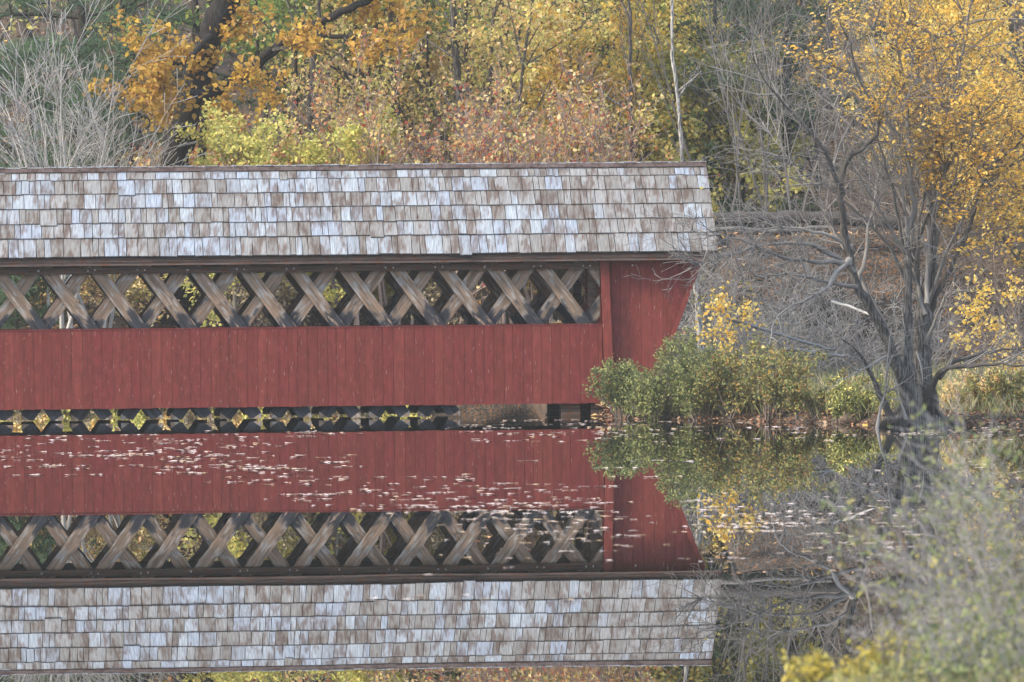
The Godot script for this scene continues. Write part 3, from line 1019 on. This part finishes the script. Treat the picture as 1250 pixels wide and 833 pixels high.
func build_forest() -> void:
	# the dark leaning tree behind the left part of the roof
	var Q := sapling([Color(0.62, 0.42, 0.07), Color(0.60, 0.36, 0.10), Color(0.5, 0.3, 0.08)], 6, 0.09)
	Q.kids = [0, 5, 3]
	Q.leaves = 8
	Q.twig = 0.8
	straight_tree("dark_tree", [[212, 250], [214, 195], [222, 160], [235, 110], [256, 45], [278, 0], [300, -60], [310, -160]], 103.0, 0.24, 0.16, Color(0.045, 0.04, 0.038), "dark thick leaning tree trunk with golden sprays behind the roof", 7, Q, [
		[[[232, 120], [262, 112], [288, 98], [306, 84], [330, 60]], -0.3, -1.2, 0.13, 0.05, 4],
		[[[256, 45], [230, 70], [205, 80], [180, 90]], -0.2, -1.4, 0.06, 0.02, 10],
		[[[300, 90], [345, 52], [400, 22], [450, 0], [500, -30]], -0.4, -1.0, 0.09, 0.04, 4],
		[[[345, 52], [390, 44], [440, 46], [490, 52]], -0.6, -1.2, 0.05, 0.02, 3],
		[[[246, 198], [246, 170], [250, 140]], 0.6, 0.6, 0.07, 0.05, 2]])
	var bare := {"height": 4.2, "radius": 0.03, "levels": 3, "kids": [8, 5, 3], "start": 0.2, "angle": 32.0, "ratio": 0.5, "wiggle": 0.13, "up": 0.05, "leaf_level": 9, "leaves": 0, "spread": 0.1, "size": 0.08, "palette": TAN, "bark": Color(0.40, 0.38, 0.37), "stems": 5, "splay": 0.35, "foot": 0.3, "thin": 2.2}
	make_tree("bare_shrub_tree", on_land(75, 101.0), "pale grey bare many stemmed tree behind the left end of the roof", "", bare, "tree")
	var bare_b := bare.duplicate()
	bare_b.height = 3.6
	make_tree("bare_shrub_tree", on_land(128, 101.6), "smaller pale bare tree next to the dark leaning trunk", "", bare_b, "tree", Vector3(-0.08, 0, 0))
	var bare_c := bare.duplicate()
	bare_c.merge({"bark": Color(0.17, 0.16, 0.155), "height": 4.4, "stems": 3, "thin": 1.5, "radius": 0.022}, true)
	for q in [[890, 102.5], [935, 103], [985, 101.5]]:
		make_tree("bare_grey_tree", on_land(q[0], q[1]), "bare grey twiggy tree on the slope past the right end of the roof", "bare grey trees past the roof end", bare_c, "tree")
	var peach := bare.duplicate()
	peach.merge({"bark": Color(0.32, 0.25, 0.23), "height": 3.0, "stems": 4, "leaf_level": 2, "leaves": 4, "full": 0.5, "palette": AMBER + RED, "size": 0.07}, true)
	for q in [450, 490, 545, 600, 650, 760]:
		make_tree("peach_twig_tree", on_land(q, rr(100.8, 102.0)), "twiggy pinkish brown tree with few peach leaves just behind the roof", "twiggy peach trees behind the roof", peach, "tree")
	# trunks
	var none := bare.duplicate()
	none.kids = [0, 3, 2]
	none.twig = 0.9
	straight_tree("birch_tree", [[833, 240], [832, 196], [829, 140], [822, 80], [820, 40], [821, -40]], 101.5, 0.03, 0.022, Color(0.62, 0.60, 0.58), "slim white birch stem in front of a dark trunk", 5, none)
	straight_tree("dark_tree", [[824, 230], [824, 150], [821, 60], [820, -60]], 104.5, 0.085, 0.07, Color(0.055, 0.05, 0.05), "straight dark trunk right behind the slim white birch", 5, none)
	straight_tree("grey_snag", [[598, 230], [598, 140], [597, 100]], 106.0, 0.13, 0.11, Color(0.13, 0.12, 0.14), "short dark grey broken trunk among golden leaves", 3, none)
	straight_tree("birch_stub", [[857, 440], [854, 400], [851, 360], [850, 338]], 94.0, 0.045, 0.035, Color(0.60, 0.59, 0.58), "white birch stub beside the slanting red end wall", 2, none)
	for q in [[466, 0.03], [438, 0.025], [520, 0.03], [575, 0.035], [640, 0.03], [690, 0.03], [745, 0.05], [770, 0.035], [1010, 0.08], [955, 0.09], [380, 0.04], [1080, 0.06], [700, 0.06], [560, 0.07], [320, 0.05]]:
		var x: float = q[0]
		straight_tree("slender_trunk", [[x, 260], [x + rr(-4, 4), 140], [x + rr(-10, 10), 20], [x + rr(-14, 14), -120]], rr(102, 110), q[1], q[1] * 0.6, Color(0.17, 0.155, 0.15), "slender grey trunk standing among the autumn leaves on the hillside", 5, none).set_meta("group", "slender trunks on the hillside")
	# leafy trees up the slope
	var zones := [
		[420, 700, 101.5, 112, 14, 3.6, 6.5, AMBER, 0.07, "amber_tree", "young tree with peach and amber leaves behind the middle of the roof", "amber trees behind the roof"],
		[690, 860, 101.5, 112, 9, 3.6, 6.5, GOLD, 0.07, "golden_tree", "young tree with golden leaves behind the right part of the roof", "golden trees behind the roof"],
		[270, 420, 100.9, 102.5, 5, 2.6, 3.6, LIME, 0.065, "lime_tree", "pale yellow green sapling behind the roof beside the dark trunk", "yellow green saplings behind the roof"],
		[330, 450, 105, 109, 5, 5.5, 7.5, GREEN, 0.09, "green_tree", "still green leafy tree above the yellow green saplings", "green trees behind the roof"],
		[185, 330, 104, 107, 5, 1.7, 2.6, RED + AMBER, 0.075, "red_tree", "small red leaved tree in the shade around the dark trunk", "red saplings around the dark trunk"],
		[1080, 1340, 98, 107, 6, 3.4, 5.2, GOLD, 0.065, "gold_beech", "golden leaved tree on the slope behind the big shore tree", "golden trees behind the shore tree"],
		[925, 1090, 107, 112, 4, 5.0, 6.5, AMBER, 0.10, "orange_tree", "orange leaved tree behind the bare grey trees", "orange trees past the roof end"],
		[868, 940, 103, 106, 3, 2.2, 3.0, LIME, 0.09, "lime_bush_tree", "low yellow green leafy sapling beside the roof end", "yellow green saplings beside the roof end"],
		[-90, 1340, 112, 124, 30, 5.5, 8.5, [], 0.095, "hillside_tree", "leafy autumn tree high on the hillside", "autumn trees high on the hillside"],
		[-620, -150, 98, 115, 3, 4, 7, AMBER, 0.13, "amber_tree", "young tree with peach and amber leaves behind the middle of the roof", "amber trees behind the roof"],
		[1340, 1800, 94, 112, 4, 4, 7, GOLD, 0.12, "gold_beech", "golden leaved tree on the slope behind the big shore tree", "golden trees behind the shore tree"],
	]
	for q in zones:
		for k in q[4]:
			var px: float = lerpf(q[0], q[1], (k + rng.randf()) / q[4]) if q[9] != "hillside_tree" else rr(q[0], q[1])
			var pal: Array = q[7]
			if pal.is_empty():
				pal = [AMBER, LIME, LIME, AMBER, GREEN, GOLD, GREEN][rng.randi() % 7]
				if px > 830 and px < 1000:
					pal = GREEN
			elif q[4] > 6 and rng.randf() < 0.6:
				pal = pal + LIME + (GREEN if rng.randf() < 0.4 else [])
			var T := sapling(pal, rr(q[5], q[6]), q[8])
			if q[9] == "hillside_tree":
				T.spread = 0.3
				T.lite = true
				T.leaves = 10
				T.full = 0.8
			if q[9] == "gold_beech":
				T.full = 0.6
			if q[9] in ["amber_tree", "golden_tree"]:
				T.full = rr(0.5, 0.85)
			if q[9] == "red_tree":
				T.kids = [10, 5, 3]
			if q[9] == "green_tree":
				T.start = 0.35
			var dd := rr(q[2], q[3])
			T.lite = dd > 102.5
			make_tree(q[9], on_land(px, dd), q[10], q[11], T)
	# evergreens
	for q in [[860, 104.5, 6.0, 0], [905, 106, 7.0, 0], [960, 105.5, 6.5, 0], [1000, 109, 7, 0], [20, 101.5, 2.4, 1], [-20, 103, 3.4, 1], [60, 105.5, 4, 2], [110, 107, 5, 2], [160, 111, 6.5, 2], [250, 112, 7, 2], [110, 114, 8, 2]]:
		var T := {"height": q[2], "radius": 0.013 * q[2], "levels": 2, "kids": [26, 9], "start": 0.08, "angle": 82.0, "ratio": 0.30, "wiggle": 0.10, "up": 0.0, "leaf_level": 1, "leaves": 26, "spread": 0.11, "size": 0.13, "wide": 0.16, "lie": 0.3, "palette": PINE, "lite": true, "bark": Color(0.11, 0.10, 0.09), "flat": 0.7}
		make_tree("evergreen_tree", on_land(q[0], q[1]), ["dull green pine on the slope past the right end of the roof", "low green pine behind the left edge of the roof", "dark pine in the shade behind the pale bare tree"][q[3]], ["pines past the roof end", "low pines behind the roof's left edge", "pines behind the bare tree"][q[3]], T)
	for k in 26:
		var T := shrub([LIME, TAN, AMBER][k % 3], rr(0.35, 0.6), 0.06)
		T.stems = 10
		T.kids = [7, 4]
		T.leaf_level = 0
		T.lite = true
		T.up = -0.02
		T.splay = 0.9
		make_tree("waterside_bush", on_land(lerpf(-20, 690, (k + rng.randf()) / 26.0) if k < 21 else lerpf(565, 672, (k - 21 + rng.randf()) / 5.0), rr(99.9, 100.4)), "little bush at the far waterline seen under the bridge", "little bushes under the bridge", T, "bush")
	# undergrowth seen through the lattice
	for k in 22:
		var px := lerpf(-60, 860, (k + rng.randf()) / 22.0)
		var kind := rng.randi() % 3
		var T := shrub([LIME, TAN, AMBER][kind], rr(0.9, 1.6), 0.07)
		T.stems = 9
		T.kids = [8, 4]
		T.full = [0.8, 0.5, 0.7][kind]
		T.lite = true
		make_tree(["yellow_undergrowth", "tan_undergrowth", "amber_undergrowth"][kind], on_land(px, rr(100.8, 104.5)), ["yellow green bush on the far bank seen through the lattice", "thin tan brushwood on the far bank seen through the lattice", "amber leaved bush on the far bank seen through the lattice"][kind], ["yellow bushes behind the lattice", "tan bushes behind the lattice", "amber bushes behind the lattice"][kind], T, "bush")


func build_foreground() -> void:
	var spots := [
		[1262, 27.6, 1.0, 0, "tallest yellow green shrub on the near bank beside its grey twiggy neighbour"],
		[1222, 27.2, 0.72, 1, "tall mostly bare grey shrub in the middle of the near bank thicket"],
		[1170, 27.4, 0.44, 1, "mostly bare grey twiggy shrub on the near bank with leaf tufts"],
		[1205, 26.2, 0.40, 0, "low leafy shrub at the front of the near bank thicket"],
		[1115, 26.8, 0.33, 1, "low bare grey shrub near the tip of the near bank"],
		[1040, 26.6, 0.20, 2, "small bright yellow shrub at the tip of the near bank"],
		[1318, 26.6, 1.1, 0, "broad yellow green shrub at the landward end of the near bank"],
		[1265, 25.4, 0.44, 0, "dense green shrub low in the near bank thicket"],
		[1150, 25.6, 0.22, 0, "small dense shrub at the foot of the near bank thicket"],
		[1090, 25.8, 0.18, 1, "tiny bare grey shrub beside the bright yellow one"],
		[1075, 26.2, 0.20, 0, "small leafy shrub behind the bright yellow one"],
		[1185, 25.0, 0.30, 0, "leafy shrub crowding the foot of the near bank thicket"],
	]
	for q in spots:
		var kind: int = q[3]
		var T := shrub([[Color(0.22, 0.27, 0.12), Color(0.28, 0.31, 0.14), Color(0.17, 0.22, 0.10), Color(0.40, 0.37, 0.14)], [Color(0.38, 0.38, 0.10), Color(0.5, 0.44, 0.12)], [Color(0.58, 0.46, 0.10), Color(0.5, 0.44, 0.12)]][kind], q[2], 0.032)
		T.radius = 0.004
		T.thin = 0.55
		T.stems = 12
		T.foot = 0.14
		T.splay = 0.42
		T.spread = 0.025
		T.wide = 0.36
		T.bark = Color(0.36, 0.34, 0.34)
		T.leaf_level = 2
		T.leaves = 7
		T.full = [0.20, 0.06, 0.5][kind]
		make_tree("near_shrub", on_land(q[0], q[1]), q[4], "", T, "shrub", Vector3(-0.45, 0, 0))
	var grass := Mb.new()
	for k in 1500:
		var p := P(rr(1020, 1400), 800, rr(22, 27))
		if -p.z > near_shore(p.x):
			continue
		p.y = land(p.x, p.z)
		grass.leaf(p, (Vector3.UP + rv() * 0.35).normalized(), rv(), rr(0.05, 0.2), 0.006, pick([Color(0.5, 0.42, 0.2), Color(0.4, 0.36, 0.14), Color(0.3, 0.3, 0.1)]), true)
	tag(part("bank_grass", grass.mesh(), M.shrub_leaf, self), "yellowed grass blades growing on the near bank", "grass", "", "stuff")


func build_floating() -> void:
	# fallen leaves afloat, in drifts that the breeze has strung out
	var cup := Mb.new()
	for k in 6:
		var a := TAU * k / 6.0
		var b := TAU * (k + 1) / 6.0
		var ra := Vector3(cos(a) * 0.5, 0.06 + 0.05 * cos(2.0 * a), sin(a) * 0.36)
		var rb := Vector3(cos(b) * 0.5, 0.06 + 0.05 * cos(2.0 * b), sin(b) * 0.36)
		var f := cup.v.size()
		var nn := (rb - Vector3(0, 0.02, 0)).cross(ra - Vector3(0, 0.02, 0)).normalized()
		cup.v.append_array([Vector3(0, 0.02, 0), ra, rb])
		cup.n.append_array([nn, nn, nn])
		cup.c.append_array([Color.WHITE, Color.WHITE, Color.WHITE])
		cup.t.append_array([f, f + 1, f + 2])
	var where: Array[Transform3D] = []
	var cols: Array[Color] = []
	var drifts := []
	for k in 90:
		var t := rng.randf()
		drifts.append([rr(0, 430), 528 + t * 50 + rr(-4, 4), 2 + rng.randi() % 4])
	for k in 150:
		var x := rr(200, 760)
		drifts.append([x, lerpf(556, 645, clampf((x - 150) / 600.0, 0, 1)) + rng.randfn() * 17.0, 1 + rng.randi() % 5])
	for k in 44:
		drifts.append([rr(590, 865), rr(560, 688), 1 + rng.randi() % 4])
	for k in 46:
		drifts.append([rr(860, 1110), rr(612, 690) if rng.randf() < 0.35 else 636 + rng.randfn() * 14, 2 + rng.randi() % 7])
	for k in 110:
		drifts.append([rr(560, 1250), rr(513, 540), 1 + rng.randi() % 4])
	for k in 60:
		drifts.append([rr(1000, 1250), rr(560, 700), 1 + rng.randi() % 3])
	for k in 9:
		drifts.append([rr(380, 740), rr(675, 745), 1 + rng.randi() % 2])
	for q in drifts:
		var hor: float = 360.0 - 0.0105 * (q[0] - 625.0)
		var d: float = F * 1.5 / (q[1] - hor)
		var c := P(q[0], q[1], d)
		for k in q[2]:
			var s := rr(0.055, 0.105) * clampf(d / 62.0, 0.55, 1.1)
			var p := Vector3(c.x + rng.randfn() * 0.11, 0.003, c.z + rng.randfn() * 0.07)
			if land(p.x, p.z) > -0.01 or -p.z > 96.0:
				continue
			var bs := Basis(Vector3.UP, rr(0, TAU)) * Basis(Vector3.RIGHT, rr(-0.05, 0.05))
			where.append(Transform3D(bs.scaled(Vector3(s * rr(1.0, 1.5), s * rr(0.4, 0.75), s)), p))
			cols.append(pick([Color(0.86, 0.68, 0.63), Color(0.82, 0.62, 0.58), Color(0.86, 0.72, 0.66), Color(0.74, 0.52, 0.38), Color(0.66, 0.42, 0.18)]))  # the pale pinks put the glare of sky on wet leaves into their colour
	var mm := MultiMesh.new()
	mm.transform_format = MultiMesh.TRANSFORM_3D
	mm.use_colors = true
	mm.mesh = cup.mesh()
	mm.instance_count = where.size()
	for k in where.size():
		mm.set_instance_transform(k, where[k])
		mm.set_instance_color(k, cols[k])
	mm.mesh.surface_set_material(0, M.float_leaf)
	var o := MultiMeshInstance3D.new()
	o.name = "floating_leaves"
	o.multimesh = mm
	add_child(o)
	tag(o, "fallen leaves with sky glare put into their pale pinkish colour, drifting in strings on the pond", "leaves", "", "stuff")
